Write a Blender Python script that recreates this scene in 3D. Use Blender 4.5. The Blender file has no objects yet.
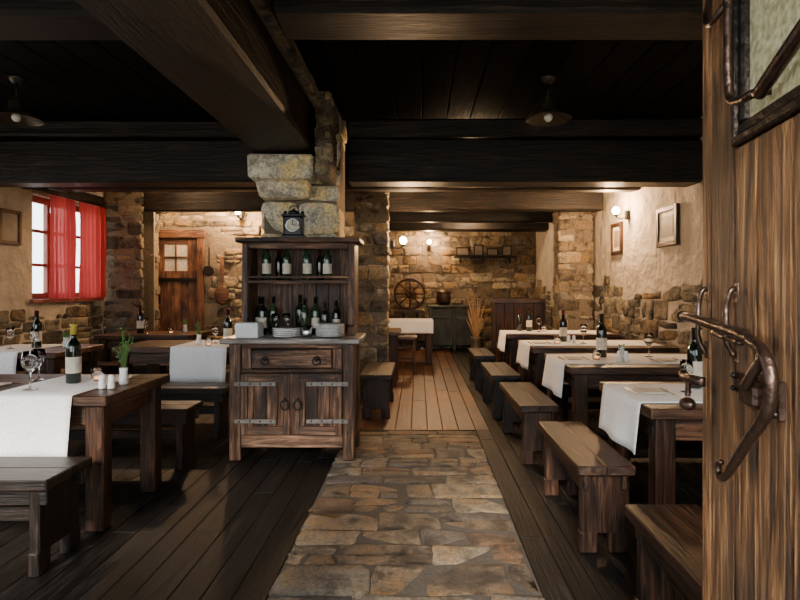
import bpy, math, random
from mathutils import Vector, Matrix
random.seed(7)
R=random.random
def U(a,b): return a+(b-a)*random.random()

# ------------------------------------------------------------ materials
def newmat(name):
    m=bpy.data.materials.new(name); m.use_nodes=True
    nt=m.node_tree; b=nt.nodes['Principled BSDF']
    return m,nt,b
def N(nt,t,**k):
    n=nt.nodes.new(t)
    for a,v in k.items(): setattr(n,a,v)
    return n
def ramp(nt,stops,interp='LINEAR'):
    r=N(nt,'ShaderNodeValToRGB'); r.color_ramp.interpolation=interp
    e=r.color_ramp.elements
    while len(e)<len(stops): e.new(0.5)
    for i,(p,c) in enumerate(stops):
        e[i].position=p; e[i].color=(c[0],c[1],c[2],1)
    return r
def attr(nt,n):
    a=N(nt,'ShaderNodeAttribute'); a.attribute_name=n; return a
def wood(name,dark,mid,light,rough=0.5,bump=0.35,var=0.5,sc=1.0,spec=0.5,knots=False,blotch=1.2,gain=1.0):
    dark,mid,light=[tuple(c*gain for c in q) for q in (dark,mid,light)]
    m,nt,b=newmat(name); L=nt.links.new
    g=attr(nt,'gc'); mp=N(nt,'ShaderNodeMapping'); mp.inputs['Scale'].default_value=(1.2*sc,14*sc,14*sc)
    L(g.outputs['Vector'],mp.inputs['Vector'])
    n1=N(nt,'ShaderNodeTexNoise'); n1.inputs['Scale'].default_value=1.6; n1.inputs['Detail'].default_value=10
    n1.inputs['Roughness'].default_value=0.72; n1.inputs['Distortion'].default_value=1.4
    L(mp.outputs[0],n1.inputs['Vector'])
    mp2=N(nt,'ShaderNodeMapping'); mp2.inputs['Scale'].default_value=(4*sc,110*sc,110*sc)
    L(g.outputs['Vector'],mp2.inputs['Vector'])
    n2=N(nt,'ShaderNodeTexNoise'); n2.inputs['Scale'].default_value=1.0; n2.inputs['Detail'].default_value=5
    L(mp2.outputs[0],n2.inputs['Vector'])
    r=ramp(nt,[(0.38,dark),(0.5,mid),(0.64,light)])
    L(n1.outputs[0],r.inputs[0])
    n3=N(nt,'ShaderNodeTexNoise'); n3.inputs['Scale'].default_value=3.0; n3.inputs['Detail'].default_value=5
    L(g.outputs['Vector'],n3.inputs['Vector'])
    a=attr(nt,'rnd')
    ma=N(nt,'ShaderNodeMath',operation='MULTIPLY_ADD'); L(a.outputs['Fac'],ma.inputs[0]); ma.inputs[1].default_value=var; ma.inputs[2].default_value=1-var*0.5
    m3=N(nt,'ShaderNodeMapRange'); L(n3.outputs[0],m3.inputs[0]); m3.inputs['From Min'].default_value=0.3; m3.inputs['From Max'].default_value=0.7
    m3.inputs['To Min'].default_value=1-blotch*0.5; m3.inputs['To Max'].default_value=1+blotch*0.5
    m4=N(nt,'ShaderNodeMapRange'); L(n2.outputs[0],m4.inputs[0]); m4.inputs['From Min'].default_value=0.3; m4.inputs['From Max'].default_value=0.7
    m4.inputs['To Min'].default_value=0.45; m4.inputs['To Max'].default_value=1.5
    mm=N(nt,'ShaderNodeMath',operation='MULTIPLY'); L(ma.outputs[0],mm.inputs[0]); L(m3.outputs[0],mm.inputs[1])
    mm2=N(nt,'ShaderNodeMath',operation='MULTIPLY'); L(mm.outputs[0],mm2.inputs[0]); L(m4.outputs[0],mm2.inputs[1])
    last=mm2
    if knots:
        mk=N(nt,'ShaderNodeMapping'); mk.inputs['Scale'].default_value=(3.2,9,9); L(g.outputs['Vector'],mk.inputs['Vector'])
        vo=N(nt,'ShaderNodeTexVoronoi'); vo.inputs['Scale'].default_value=1.0; L(mk.outputs[0],vo.inputs['Vector'])
        kr=N(nt,'ShaderNodeMapRange'); L(vo.outputs['Distance'],kr.inputs[0]); kr.inputs['From Min'].default_value=0.08; kr.inputs['From Max'].default_value=0.22
        kr.inputs['To Min'].default_value=0.25; kr.inputs['To Max'].default_value=1.0
        km=N(nt,'ShaderNodeMath',operation='MULTIPLY'); L(last.outputs[0],km.inputs[0]); L(kr.outputs[0],km.inputs[1]); last=km
    vm=N(nt,'ShaderNodeVectorMath',operation='SCALE'); L(r.outputs[0],vm.inputs[0]); L(last.outputs[0],vm.inputs['Scale'])
    L(vm.outputs[0],b.inputs['Base Color'])
    rr=N(nt,'ShaderNodeMapRange'); rr.inputs['To Min'].default_value=rough-0.15; rr.inputs['To Max'].default_value=rough+0.25
    L(n1.outputs[0],rr.inputs[0]); L(rr.outputs[0],b.inputs['Roughness'])
    b.inputs['Specular IOR Level'].default_value=spec
    ad=N(nt,'ShaderNodeMath',operation='ADD'); L(n1.outputs[0],ad.inputs[0])
    sh=N(nt,'ShaderNodeMath',operation='MULTIPLY'); L(n2.outputs[0],sh.inputs[0]); sh.inputs[1].default_value=0.4
    L(sh.outputs[0],ad.inputs[1])
    bp=N(nt,'ShaderNodeBump'); bp.inputs['Strength'].default_value=bump; bp.inputs['Distance'].default_value=0.015
    L(ad.outputs[0],bp.inputs['Height']); L(bp.outputs[0],b.inputs['Normal'])
    return m
def stone(name,cols,rough=0.8,bump=0.6,ns=9,spec=0.4,lo=0.55,gain=1.2,tint=(1.0,0.82,0.58),dk=0.28):
    m,nt,b=newmat(name); L=nt.links.new
    a=attr(nt,'rnd'); k=len(cols)
    r=ramp(nt,[(i/k,c) for i,c in enumerate(cols)],'CONSTANT'); L(a.outputs['Fac'],r.inputs[0])
    g=attr(nt,'gc')
    n1=N(nt,'ShaderNodeTexNoise'); n1.inputs['Scale'].default_value=ns; n1.inputs['Detail'].default_value=12; n1.inputs['Roughness'].default_value=0.8
    L(g.outputs['Vector'],n1.inputs['Vector'])
    n2=N(nt,'ShaderNodeTexNoise'); n2.inputs['Scale'].default_value=ns*0.5; n2.inputs['Detail'].default_value=6
    L(g.outputs['Vector'],n2.inputs['Vector'])
    n4=N(nt,'ShaderNodeTexNoise'); n4.inputs['Scale'].default_value=ns*6; n4.inputs['Detail'].default_value=6; n4.inputs['Roughness'].default_value=0.7
    L(g.outputs['Vector'],n4.inputs['Vector'])
    r2=ramp(nt,[(0.36,(lo,lo*0.95,lo*0.9)),(0.5,(1,1,1)),(0.64,tint)]); L(n2.outputs[0],r2.inputs[0])
    r3=ramp(nt,[(0.38,(dk,dk,dk)),(0.5,(0.85,0.85,0.85)),(0.62,(1.15,1.15,1.15))]); L(n1.outputs[0],r3.inputs[0])
    r4=ramp(nt,[(0.38,(0.5,0.48,0.45)),(0.55,(1,1,1))]); L(n4.outputs[0],r4.inputs[0])
    v=N(nt,'ShaderNodeVectorMath',operation='MULTIPLY'); L(r.outputs[0],v.inputs[0]); L(r2.outputs[0],v.inputs[1])
    v2=N(nt,'ShaderNodeVectorMath',operation='MULTIPLY'); L(v.outputs[0],v2.inputs[0]); L(r3.outputs[0],v2.inputs[1])
    v4=N(nt,'ShaderNodeVectorMath',operation='MULTIPLY'); L(v2.outputs[0],v4.inputs[0]); L(r4.outputs[0],v4.inputs[1])
    v3=N(nt,'ShaderNodeVectorMath',operation='SCALE'); L(v4.outputs[0],v3.inputs[0]); v3.inputs['Scale'].default_value=gain
    L(v3.outputs[0],b.inputs['Base Color'])
    rr=N(nt,'ShaderNodeMapRange'); rr.inputs['To Min'].default_value=rough-0.2; rr.inputs['To Max'].default_value=rough+0.2
    L(n1.outputs[0],rr.inputs[0]); L(rr.outputs[0],b.inputs['Roughness'])
    b.inputs['Specular IOR Level'].default_value=spec
    ad=N(nt,'ShaderNodeMath',operation='MULTIPLY_ADD'); L(n4.outputs[0],ad.inputs[0]); ad.inputs[1].default_value=0.25; L(n1.outputs[0],ad.inputs[2])
    bp=N(nt,'ShaderNodeBump'); bp.inputs['Strength'].default_value=bump; bp.inputs['Distance'].default_value=0.06
    L(ad.outputs[0],bp.inputs['Height']); L(bp.outputs[0],b.inputs['Normal'])
    return m
def plain(name,col,rough=0.5,metal=0,bump=0,bs=30,bd=0.01,**k):
    m,nt,b=newmat(name); L=nt.links.new
    g=attr(nt,'gc')
    n=N(nt,'ShaderNodeTexNoise'); n.inputs['Scale'].default_value=bs; n.inputs['Detail'].default_value=8
    L(g.outputs['Vector'],n.inputs['Vector'])
    c=Vector(col)
    r=ramp(nt,[(0.3,c*0.8),(0.7,[min(1,x*1.14) for x in c])]); L(n.outputs[0],r.inputs[0])
    L(r.outputs[0],b.inputs['Base Color'])
    b.inputs['Roughness'].default_value=rough; b.inputs['Metallic'].default_value=metal
    if bump:
        bp=N(nt,'ShaderNodeBump'); bp.inputs['Strength'].default_value=bump; bp.inputs['Distance'].default_value=bd
        L(n.outputs[0],bp.inputs['Height']); L(bp.outputs[0],b.inputs['Normal'])
    for kk,v in k.items(): b.inputs[kk.replace('_',' ')].default_value=v
    return m
def emis(name,col,s):
    m,nt,b=newmat(name)
    b.inputs['Base Color'].default_value=(*col,1); b.inputs['Emission Color'].default_value=(*col,1); b.inputs['Emission Strength'].default_value=s
    return m

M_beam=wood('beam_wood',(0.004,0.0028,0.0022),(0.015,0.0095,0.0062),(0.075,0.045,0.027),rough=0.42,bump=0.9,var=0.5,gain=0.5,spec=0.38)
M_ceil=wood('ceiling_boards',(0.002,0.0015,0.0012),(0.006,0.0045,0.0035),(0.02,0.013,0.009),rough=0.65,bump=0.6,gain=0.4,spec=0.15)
M_floor=wood('floor_boards_dark',(0.003,0.003,0.0032),(0.008,0.0072,0.007),(0.028,0.023,0.020),rough=0.46,bump=0.6,var=0.8,gain=0.42,spec=0.28)
M_aisle=wood('floor_boards_brown',(0.04,0.014,0.005),(0.13,0.052,0.019),(0.29,0.135,0.055),rough=0.36,bump=0.3,var=0.9,gain=0.5)
M_table=wood('table_wood',(0.016,0.006,0.003),(0.068,0.026,0.011),(0.22,0.095,0.042),rough=0.38,bump=0.5,var=0.5,gain=0.42,spec=0.4)
M_ttop=wood('table_top_wood',(0.035,0.014,0.007),(0.11,0.047,0.022),(0.27,0.135,0.065),rough=0.31,bump=0.3,var=0.5,gain=0.5)
M_bench=wood('bench_wood',(0.014,0.006,0.0035),(0.045,0.018,0.009),(0.15,0.068,0.034),rough=0.34,bump=0.5,var=0.5,gain=0.42,spec=0.42)
M_bdark=wood('bench_dark_wood',(0.007,0.005,0.0045),(0.022,0.014,0.011),(0.065,0.042,0.032),rough=0.34,bump=0.4,var=0.5,gain=0.5,spec=0.42)
M_cab=wood('cabinet_wood',(0.020,0.0085,0.0045),(0.125,0.056,0.028),(0.38,0.215,0.125),rough=0.46,bump=0.8,var=0.8,gain=0.68)
M_door=wood('door_wood',(0.04,0.016,0.006),(0.23,0.105,0.038),(0.55,0.30,0.13),rough=0.45,bump=1.0,var=0.4,sc=1.5,knots=True,blotch=1.4,gain=0.85)
M_door2=wood('old_door_wood',(0.05,0.018,0.009),(0.19,0.075,0.034),(0.36,0.17,0.085),rough=0.55,bump=0.4,gain=0.65)
M_counter=wood('counter_top_wood',(0.16,0.13,0.11),(0.32,0.27,0.23),(0.5,0.45,0.4),rough=0.28,bump=0.2,gain=0.8)
M_path=stone('path_stone',[(0.19,0.135,0.085),(0.28,0.215,0.145),(0.095,0.085,0.08),(0.33,0.265,0.185),(0.20,0.12,0.07),(0.26,0.23,0.185),(0.15,0.13,0.11),(0.28,0.18,0.10),(0.13,0.12,0.115),(0.23,0.17,0.11)],rough=0.36,bump=1.0,ns=9,spec=0.7,gain=1.3,lo=0.42,tint=(1,0.8,0.56))
M_wst=stone('wall_stone',[(0.38,0.29,0.18),(0.50,0.41,0.27),(0.25,0.20,0.14),(0.57,0.49,0.35),(0.40,0.29,0.16),(0.30,0.26,0.21),(0.20,0.165,0.12)],rough=0.85,bump=1.0,ns=8,gain=1.1,lo=0.5)
M_wst2=stone('low_wall_stone',[(0.27,0.235,0.175),(0.34,0.30,0.23),(0.13,0.115,0.095),(0.42,0.37,0.28),(0.29,0.22,0.14),(0.21,0.195,0.165)],rough=0.85,bump=1.0,ns=8,gain=0.95,lo=0.5)
M_pale=stone('pale_stone',[(0.72,0.65,0.49),(0.64,0.56,0.41),(0.78,0.72,0.57),(0.66,0.54,0.33)],rough=0.85,bump=0.7,ns=7,lo=0.75,gain=1.5,tint=(1,0.84,0.52),dk=0.45)
M_mort=plain('mortar',(0.18,0.14,0.095),0.95,bump=0.8,bs=25,bd=0.02)
M_grout=plain('path_grout',(0.06,0.05,0.04),0.9,bump=0.6,bs=40)
M_plas=plain('plaster',(0.42,0.36,0.285),0.9,bump=1.0,bs=5,bd=0.07)
M_iron=plain('wrought_iron',(0.045,0.038,0.034),0.42,0.9,bump=0.5,bs=60)
M_strap=plain('strap_iron',(0.20,0.185,0.17),0.4,0.9,bump=0.5,bs=60)
M_rust=plain('worn_iron',(0.10,0.066,0.052),0.33,0.9,bump=0.5,bs=50)
M_blk=plain('black_metal',(0.02,0.02,0.022),0.35,0.6)
M_cloth=plain('white_linen',(0.90,0.90,0.91),0.85,bump=0.15,bs=120)
M_mat=plain('beige_linen',(0.62,0.55,0.45),0.85,bump=0.15,bs=120)
M_por=plain('white_porcelain',(0.87,0.87,0.85),0.2)
M_green=plain('leaf_green',(0.08,0.22,0.04),0.5)
M_wine=plain('bottle_glass_dark',(0.006,0.012,0.007),0.06,Coat_Weight=0.5)
M_wing=plain('bottle_glass_green',(0.02,0.045,0.018),0.06,Coat_Weight=0.5)
M_lab=plain('bottle_label',(0.66,0.60,0.48),0.6)
M_foil=plain('bottle_foil',(0.10,0.012,0.015),0.35,0.5)
M_foily=plain('bottle_foil_gold',(0.65,0.5,0.08),0.35,0.3)
M_steel=plain('cutlery_steel',(0.7,0.7,0.7),0.2,1.0)
M_glass=plain('clear_glass',(1,1,1),0.02,Transmission_Weight=1.0,IOR=1.35)
M_straw=plain('dried_stems',(0.36,0.22,0.10),0.8)
M_pic=plain('old_print',(0.22,0.18,0.13),0.6,bs=12)
M_teal=wood('dark_painted_wood',(0.01,0.014,0.013),(0.025,0.035,0.032),(0.07,0.08,0.07),rough=0.5)
M_shade=plain('aged_enamel',(0.085,0.068,0.05),0.35,0.6)
M_opal=plain('opal_bulb_glass',(0.75,0.70,0.60),0.15)
M_candle=emis('candle_glow',(1,0.45,0.18),2.0)
M_bulb=emis('warm_bulb',(1.0,0.72,0.42),260)
M_disc=emis('ceiling_light_glow',(1.0,0.70,0.40),10)
def frosted():
    m,nt,b=newmat('frosted_pane'); L=nt.links.new
    g=attr(nt,'gc'); n=N(nt,'ShaderNodeTexNoise'); n.inputs['Scale'].default_value=70; n.inputs['Detail'].default_value=6; L(g.outputs['Vector'],n.inputs['Vector'])
    r=ramp(nt,[(0.35,(0.42,0.40,0.20)),(0.65,(0.80,0.76,0.50))]); L(n.outputs[0],r.inputs[0]); L(r.outputs[0],b.inputs['Base Color'])
    b.inputs['Roughness'].default_value=0.35
    bp=N(nt,'ShaderNodeBump'); bp.inputs['Strength'].default_value=0.6; bp.inputs['Distance'].default_value=0.004
    L(n.outputs[0],bp.inputs['Height']); L(bp.outputs[0],b.inputs['Normal'])
    return m
M_frost=frosted()
def curtain_mat():
    m,nt,b=newmat('red_curtain_fabric'); L=nt.links.new
    out=nt.nodes['Material Output']
    d=N(nt,'ShaderNodeBsdfDiffuse'); d.inputs[0].default_value=(0.50,0.045,0.045,1)
    t=N(nt,'ShaderNodeBsdfTranslucent'); t.inputs[0].default_value=(0.48,0.075,0.07,1)
    tr=N(nt,'ShaderNodeBsdfTransparent'); tr.inputs[0].default_value=(0.9,0.35,0.32,1)
    mx=N(nt,'ShaderNodeMixShader'); mx.inputs[0].default_value=0.5; L(d.outputs[0],mx.inputs[1]); L(t.outputs[0],mx.inputs[2])
    mx2=N(nt,'ShaderNodeMixShader'); mx2.inputs[0].default_value=0.05; L(mx.outputs[0],mx2.inputs[1]); L(tr.outputs[0],mx2.inputs[2])
    L(mx2.outputs[0],out.inputs[0]); return m
M_curt=curtain_mat()

# ------------------------------------------------------------ mesh builder
class B:
    def __init__(s): s.v=[];s.f=[];s.mi=[];s.gc=[];s.rn=[];s.sm=[];s.mats=[]
    def m(s,mat):
        if mat not in s.mats: s.mats.append(mat)
        return s.mats.index(mat)
    def add(s,vs,fs,mat,gcs=None,rnd=None,smooth=False,M=None):
        o=len(s.v); 
        if gcs is None: gcs=[tuple(p) for p in vs]
        if M is not None: vs=[M@Vector(p) for p in vs]
        s.v+= [tuple(p) for p in vs]; s.gc+=[tuple(g) for g in gcs]
        rr=R() if rnd is None else rnd
        s.rn+=[rr]*len(vs); k=s.m(mat)
        for f in fs: s.f.append(tuple(i+o for i in f)); s.mi.append(k); s.sm.append(smooth)
    def box(s,x0,x1,y0,y1,z0,z1,mat,ch=0.005,M=None,jit=0.0,rnd=None,top=None,grain=None):
        h=[(x1-x0)/2,(y1-y0)/2,(z1-z0)/2]; c=[(x0+x1)/2,(y0+y1)/2,(z0+z1)/2]
        ch=min(ch,min(h)*0.45)
        sg=[(a,b,d) for a in(-1,1) for b in(-1,1) for d in(-1,1)]
        idx={};vs=[];loc=[]
        jj={q:[U(-jit,jit) for _ in range(3)] for q in sg}
        for q in sg:
            for a in range(3):
                p=[q[i]*(h[i] if i==a else h[i]-ch) for i in range(3)]
                idx[(q,a)]=len(vs); loc.append(Vector(p))
                pp=[p[i]+jj[q][i] for i in range(3)]
                if top is not None and q[2]>0: pp[0]*=top[0]; pp[1]*=top[1]
                vs.append([c[i]+pp[i] for i in range(3)])
        fs=[]
        for a in range(3):
            b,d=[i for i in range(3) if i!=a]
            for sn in(-1,1):
                f=[]
                for (u,w) in((-1,-1),(1,-1),(1,1),(-1,1)):
                    q=[0,0,0]; q[a]=sn;q[b]=u;q[d]=w; f.append(idx[(tuple(q),a)])
                fs.append(f)
            for u in(-1,1):
                for w in(-1,1):
                    q1=[0,0,0];q2=[0,0,0]; q1[a]=-1;q2[a]=1
                    for q in(q1,q2): q[b]=u;q[d]=w
                    q1=tuple(q1);q2=tuple(q2)
                    fs.append([idx[(q1,b)],idx[(q2,b)],idx[(q2,d)],idx[(q1,d)]])
        for q in sg: fs.append([idx[(q,0)],idx[(q,1)],idx[(q,2)]])
        out=[]
        for f in fs:
            n=(loc[f[1]]-loc[f[0]]).cross(loc[f[2]]-loc[f[0]]); cc=sum((loc[i] for i in f),Vector())
            out.append(f if n.dot(cc)>0 else f[::-1])
        o=[U(0,20) for _ in range(3)]
        l=h.index(max(h)) if grain is None else grain
        ot=[i for i in range(3) if i!=l]
        gcs=[(p[l]+o[0],p[ot[0]]+o[1],p[ot[1]]+o[2]) for p in loc]
        s.add(vs,out,mat,gcs,rnd,False,M)
    def lathe(s,cx,cy,z0,prof,mat,seg=20,M=None,cap=True,rnd=None):
        vs=[];fs=[]
        for (r,z) in prof:
            for i in range(seg):
                a=2*math.pi*i/seg; vs.append((cx+r*math.cos(a),cy+r*math.sin(a),z0+z))
        for k in range(len(prof)-1):
            for i in range(seg):
                j=(i+1)%seg; fs.append((k*seg+i,k*seg+j,(k+1)*seg+j,(k+1)*seg+i))
        if cap:
            fs.append(tuple(range(seg))[::-1]); n=(len(prof)-1)*seg; fs.append(tuple(range(n,n+seg)))
        s.add(vs,fs,mat,None,rnd,True,M)
    def tube(s,pts,r,mat,seg=8,M=None):
        pts=[Vector(p) for p in pts]; vs=[];fs=[]; n=len(pts)
        rs=r if isinstance(r,(list,tuple)) else [r]*n
        if len(rs)<n: rs=list(rs)+[rs[-1]]*(n-len(rs))
        up=None
        for i,p in enumerate(pts):
            t=(pts[min(i+1,n-1)]-pts[max(i-1,0)]).normalized()
            if up is None:
                up=Vector((0,0,1)) if abs(t.z)<0.9 else Vector((1,0,0))
            a=t.cross(up).normalized(); b=a.cross(t).normalized(); up=b
            for k in range(seg):
                an=2*math.pi*k/seg; vs.append(p+(a*math.cos(an)+b*math.sin(an))*rs[i])
        for i in range(n-1):
            for k in range(seg):
                j=(k+1)%seg; fs.append((i*seg+k,i*seg+j,(i+1)*seg+j,(i+1)*seg+k))
        fs.append(tuple(range(seg))[::-1]); fs.append(tuple(range((n-1)*seg,n*seg)))
        s.add(vs,fs,mat,None,None,True,M)
    def sphere(s,c,r,mat,seg=14,sx=1,sy=1,sz=1,M=None):
        pr=[]; k=8
        for i in range(k+1):
            a=-math.pi/2+math.pi*i/k; pr.append((max(0.0005,r*math.cos(a)),r*math.sin(a)*sz))
        s.lathe(c[0],c[1],c[2],pr,mat,seg,M)
    def done(s,name,origin=None,parent=None):
        me=bpy.data.meshes.new(name); 
        if origin is None:
            xs=[p[0] for p in s.v];ys=[p[1] for p in s.v];zs=[p[2] for p in s.v]
            origin=((min(xs)+max(xs))/2,(min(ys)+max(ys))/2,min(zs))
        me.from_pydata([(p[0]-origin[0],p[1]-origin[1],p[2]-origin[2]) for p in s.v],[],s.f)
        for m in s.mats: me.materials.append(m)
        me.polygons.foreach_set('material_index',s.mi); me.polygons.foreach_set('use_smooth',s.sm)
        a=me.attributes.new('gc','FLOAT_VECTOR','POINT'); a.data.foreach_set('vector',[c for g in s.gc for c in g])
        a=me.attributes.new('rnd','FLOAT','POINT'); a.data.foreach_set('value',s.rn)
        me.update()
        o=bpy.data.objects.new(name,me); o.location=origin; bpy.context.collection.objects.link(o)
        if parent: o.parent=parent
        return o

def smooth_path(pts,n=6):
    pts=[Vector(p) for p in pts]; out=[]
    P=[pts[0]]+pts+[pts[-1]]
    for i in range(1,len(P)-2):
        for k in range(n):
            t=k/n; a,b,c,d=P[i-1],P[i],P[i+1],P[i+2]
            out.append(0.5*((2*b)+(c-a)*t+(2*a-5*b+4*c-d)*t*t+(3*b-a-3*c+d)*t**3))
    out.append(pts[-1]); return out

def slab(b,x0,x1,y0,y1,z0,z1,mat,M,jit,flip,rf=(0.25,0.5),dome=0.012):
    # irregular rounded stone: many-sided outline, domed face
    cx,cy=(x0+x1)/2,(y0+y1)/2; hx,hy=(x1-x0)/2,(y1-y0)/2
    per=[]; rc=min(hx,hy)*U(*rf)
    corners=[(1,-1),(1,1),(-1,1),(-1,-1)]
    for (sx,sy) in corners:
        ccx,ccy=sx*(hx-rc),sy*(hy-rc)
        a0={(1,-1):-90,(1,1):0,(-1,1):90,(-1,-1):180}[(sx,sy)]
        jx,jy=U(-jit,jit),U(-jit,jit)
        for k in range(3):
            a=math.radians(a0+45*k); per.append((ccx+rc*math.cos(a)+jx+U(-1,1)*jit*0.2,ccy+rc*math.sin(a)+jy+U(-1,1)*jit*0.2))
        nxt=corners[(corners.index((sx,sy))+1)%4]
        mx,my=(sx+nxt[0])/2*hx,(sy+nxt[1])/2*hy
        per.append((mx+U(-1,1)*jit*0.6,my+U(-1,1)*jit*0.6))
    n=len(per); vs=[]; h=z1-z0; tilt=(U(-1,1),U(-1,1)); d=min(dome,h*0.35)
    for (sc,zz) in((1.0,z0),(1.0,z1-d),(1-d*0.6/max(min(hx,hy),0.03),z1-d*0.25),(0.7,z1)):
        for (px,py) in per:
            vs.append((cx+px*sc,cy+py*sc,zz+(0 if zz==z0 else (tilt[0]*px/hx+tilt[1]*py/hy)*jit*0.35)))
    vs.append((cx,cy,z1+U(-0.1,0.1)*d)); fs=[]
    for k in range(3):
        for i in range(n):
            j=(i+1)%n; fs.append((k*n+i,k*n+j,(k+1)*n+j,(k+1)*n+i))
    for i in range(n): fs.append((3*n+i,3*n+(i+1)%n,4*n))
    if flip: fs=[f[::-1] for f in fs]
    o=[U(0,20) for _ in range(3)]
    b.add(vs,fs,mat,[(p[0]-cx+o[0],p[1]-cy+o[1],p[2]+o[2]) for p in vs],None,True,M)

def masonry(b,O,u,v,n,W,H,mat,hr=(0.1,0.2),lr=(0.16,0.42),t=0.05,gap=0.012,jit=0.014,out=0.022,topf=None,split=0.3,skip=None,rf=(0.25,0.5),dome=0.012):
    O=Vector(O);u=Vector(u);v=Vector(v);n=Vector(n)
    Mx=Matrix((( u.x,v.x,n.x,O.x),(u.y,v.y,n.y,O.y),(u.z,v.z,n.z,O.z),(0,0,0,1)))
    flip = u.cross(v).dot(n)<0
    z=0
    while z<H-0.03:
        h=min(U(*hr),H-z)
        if H-z-h<0.05: h=H-z
        x=0
        while x<W-0.01:
            l=U(*lr)
            if W-x-l<lr[0]*0.6: l=W-x
            l=min(l,W-x)
            cells=[(x,x+l,z,z+h)]
            if R()<split and h>hr[0]*1.2 and l>lr[0]: 
                k=U(0.4,0.6)
                if R()<0.6: cells=[(x,x+l,z,z+h*k),(x,x+l,z+h*k,z+h)]
                else: 
                    q=l*U(0.35,0.65); cells=[(x,x+q,z,z+h*k),(x+q,x+l,z,z+h*k),(x,x+l,z+h*k,z+h)]
            for (a,c,d,e) in cells:
                if topf and (d+e)/2>topf((a+c)/2)+U(-0.06,0.06): continue
                if skip and skip(a,c,d,e): continue
                o=U(-out,out) 
                slab(b,a+gap/2,c-gap/2,d+gap/2,e-gap/2,-t,o+0.008 if t>=0.03 and out>0.005 else o,mat,Mx,jit,flip,rf,dome)
            x+=l
        z+=h

# ------------------------------------------------------------ room
XL,XR,YB,ZC=-4.45,2.65,12.0,2.95
b=B()
PX0,PX1,PYE=-0.66,0.55,5.07
x=XL
edges=[]
while x<XR-0.001:
    w=U(0.13,0.17)
    nx=min(x+w,XR)
    for e in (PX0,PX1,0.80):
        if x<e-0.001<nx+0.03: nx=e; break
    if XR-nx<0.06: nx=XR
    edges.append((x,nx)); x=nx
for (a,c) in edges:
    mid=(a+c)/2; y=-0.1
    if PX0<mid<PX1: y=PYE
    while y<YB-0.01:
        l=U(1.2,3.0)
        if YB-y-l<0.5: l=YB-y
        mt=M_aisle if (-0.66<mid<0.66 and y>=PYE-0.01) else M_floor
        if mt is M_floor and -0.66<mid<0.66 and y<PYE<y+l: l=PYE-y
        b.box(a+0.002,c-0.002,y+0.001,y+l-0.001,-0.04,0.0,mt,ch=0.003); y+=l
b.box(XL-0.2,XR+0.2,-0.35,YB+0.2,-0.12,-0.041,M_grout,ch=0)
b.done('floor',origin=(0,0,0))
b=B()
b.box(PX0,PX1,-0.1,PYE,-0.04,-0.010,M_grout,ch=0.0)
masonry(b,(PX0,-0.1,-0.004),(1,0,0),(0,1,0),(0,0,1),PX1-PX0,PYE+0.1,M_path,hr=(0.15,0.27),lr=(0.2,0.5),t=0.03,gap=0.011,jit=0.016,out=0.003,split=0.25,rf=(0.06,0.25),dome=0.007)
b.done('stone_path',origin=(0,0,0))

b=B()
x=XL
while x<XR-0.01:
    w=min(U(0.2,0.28),XR-x)
    y=-0.35
    while y<YB:
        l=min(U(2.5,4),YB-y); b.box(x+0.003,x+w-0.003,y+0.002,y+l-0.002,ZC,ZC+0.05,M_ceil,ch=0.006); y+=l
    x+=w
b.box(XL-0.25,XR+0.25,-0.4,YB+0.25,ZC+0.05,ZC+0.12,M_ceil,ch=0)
b.done('ceiling',origin=(0,0,ZC))

def beam(name,*boxes):
    b=B()
    for q in boxes: b.box(*q,M_beam,ch=0.02,jit=0.012)
    return b.done(name)
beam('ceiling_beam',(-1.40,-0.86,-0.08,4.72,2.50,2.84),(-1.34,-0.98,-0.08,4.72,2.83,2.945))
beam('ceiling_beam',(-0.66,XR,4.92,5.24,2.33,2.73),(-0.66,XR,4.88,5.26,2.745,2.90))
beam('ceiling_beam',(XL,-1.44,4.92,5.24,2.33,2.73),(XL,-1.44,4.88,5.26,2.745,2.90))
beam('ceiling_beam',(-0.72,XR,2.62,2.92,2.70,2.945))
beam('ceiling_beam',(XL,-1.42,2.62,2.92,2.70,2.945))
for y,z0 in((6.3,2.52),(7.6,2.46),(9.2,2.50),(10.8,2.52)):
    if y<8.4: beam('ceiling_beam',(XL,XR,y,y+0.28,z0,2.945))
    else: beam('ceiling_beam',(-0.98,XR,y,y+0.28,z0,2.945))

def win_wall(name,X,sgn,holes,y0,y1,mat):
    b=B(); xs=sorted((X,X+0.25*sgn)); y=y0
    for (a,c,z0,z1) in holes:
        b.box(xs[0],xs[1],y,a,0,ZC,mat,ch=0); b.box(xs[0],xs[1],a,c,0,z0,mat,ch=0); b.box(xs[0],xs[1],a,c,z1,ZC,mat,ch=0); y=c
    b.box(xs[0],xs[1],y,y1,0,ZC,mat,ch=0)
    return b
b=win_wall('wall_right',XR,1,[],-0.1,YB,M_plas)
ph=[U(0,6) for _ in range(4)]
def topr(a):
    y=a
    return 1.33+0.08*math.sin(y*1.9+ph[0])+0.05*math.sin(y*4.7+ph[1])
masonry(b,(XR-0.01,0,0),(0,1,0),(0,0,1),(-1,0,0),YB,1.6,M_wst2,topf=topr,t=0.04,out=0.018,hr=(0.12,0.24),lr=(0.18,0.5),jit=0.024,split=0.4)
b.done('wall_right')
WY0,WY1,WZ0,WZ1=6.15,7.42,1.22,2.44
holes=[(0.7,2.2,0.95,2.3),(3.0,4.7,0.95,2.3),(WY0,WY1,WZ0,WZ1)]  # the nearer two openings are out of view, added to let daylight in
b=win_wall('wall_left',XL,-1,holes,-0.1,8.5,M_plas)
masonry(b,(XL+0.01,4.8,0),(0,1,0),(0,0,1),(1,0,0),2.7,1.25,M_wst2,topf=lambda a:1.1+0.06*math.sin(a*3),t=0.04,out=0.015)
b.done('wall_left')
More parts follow.
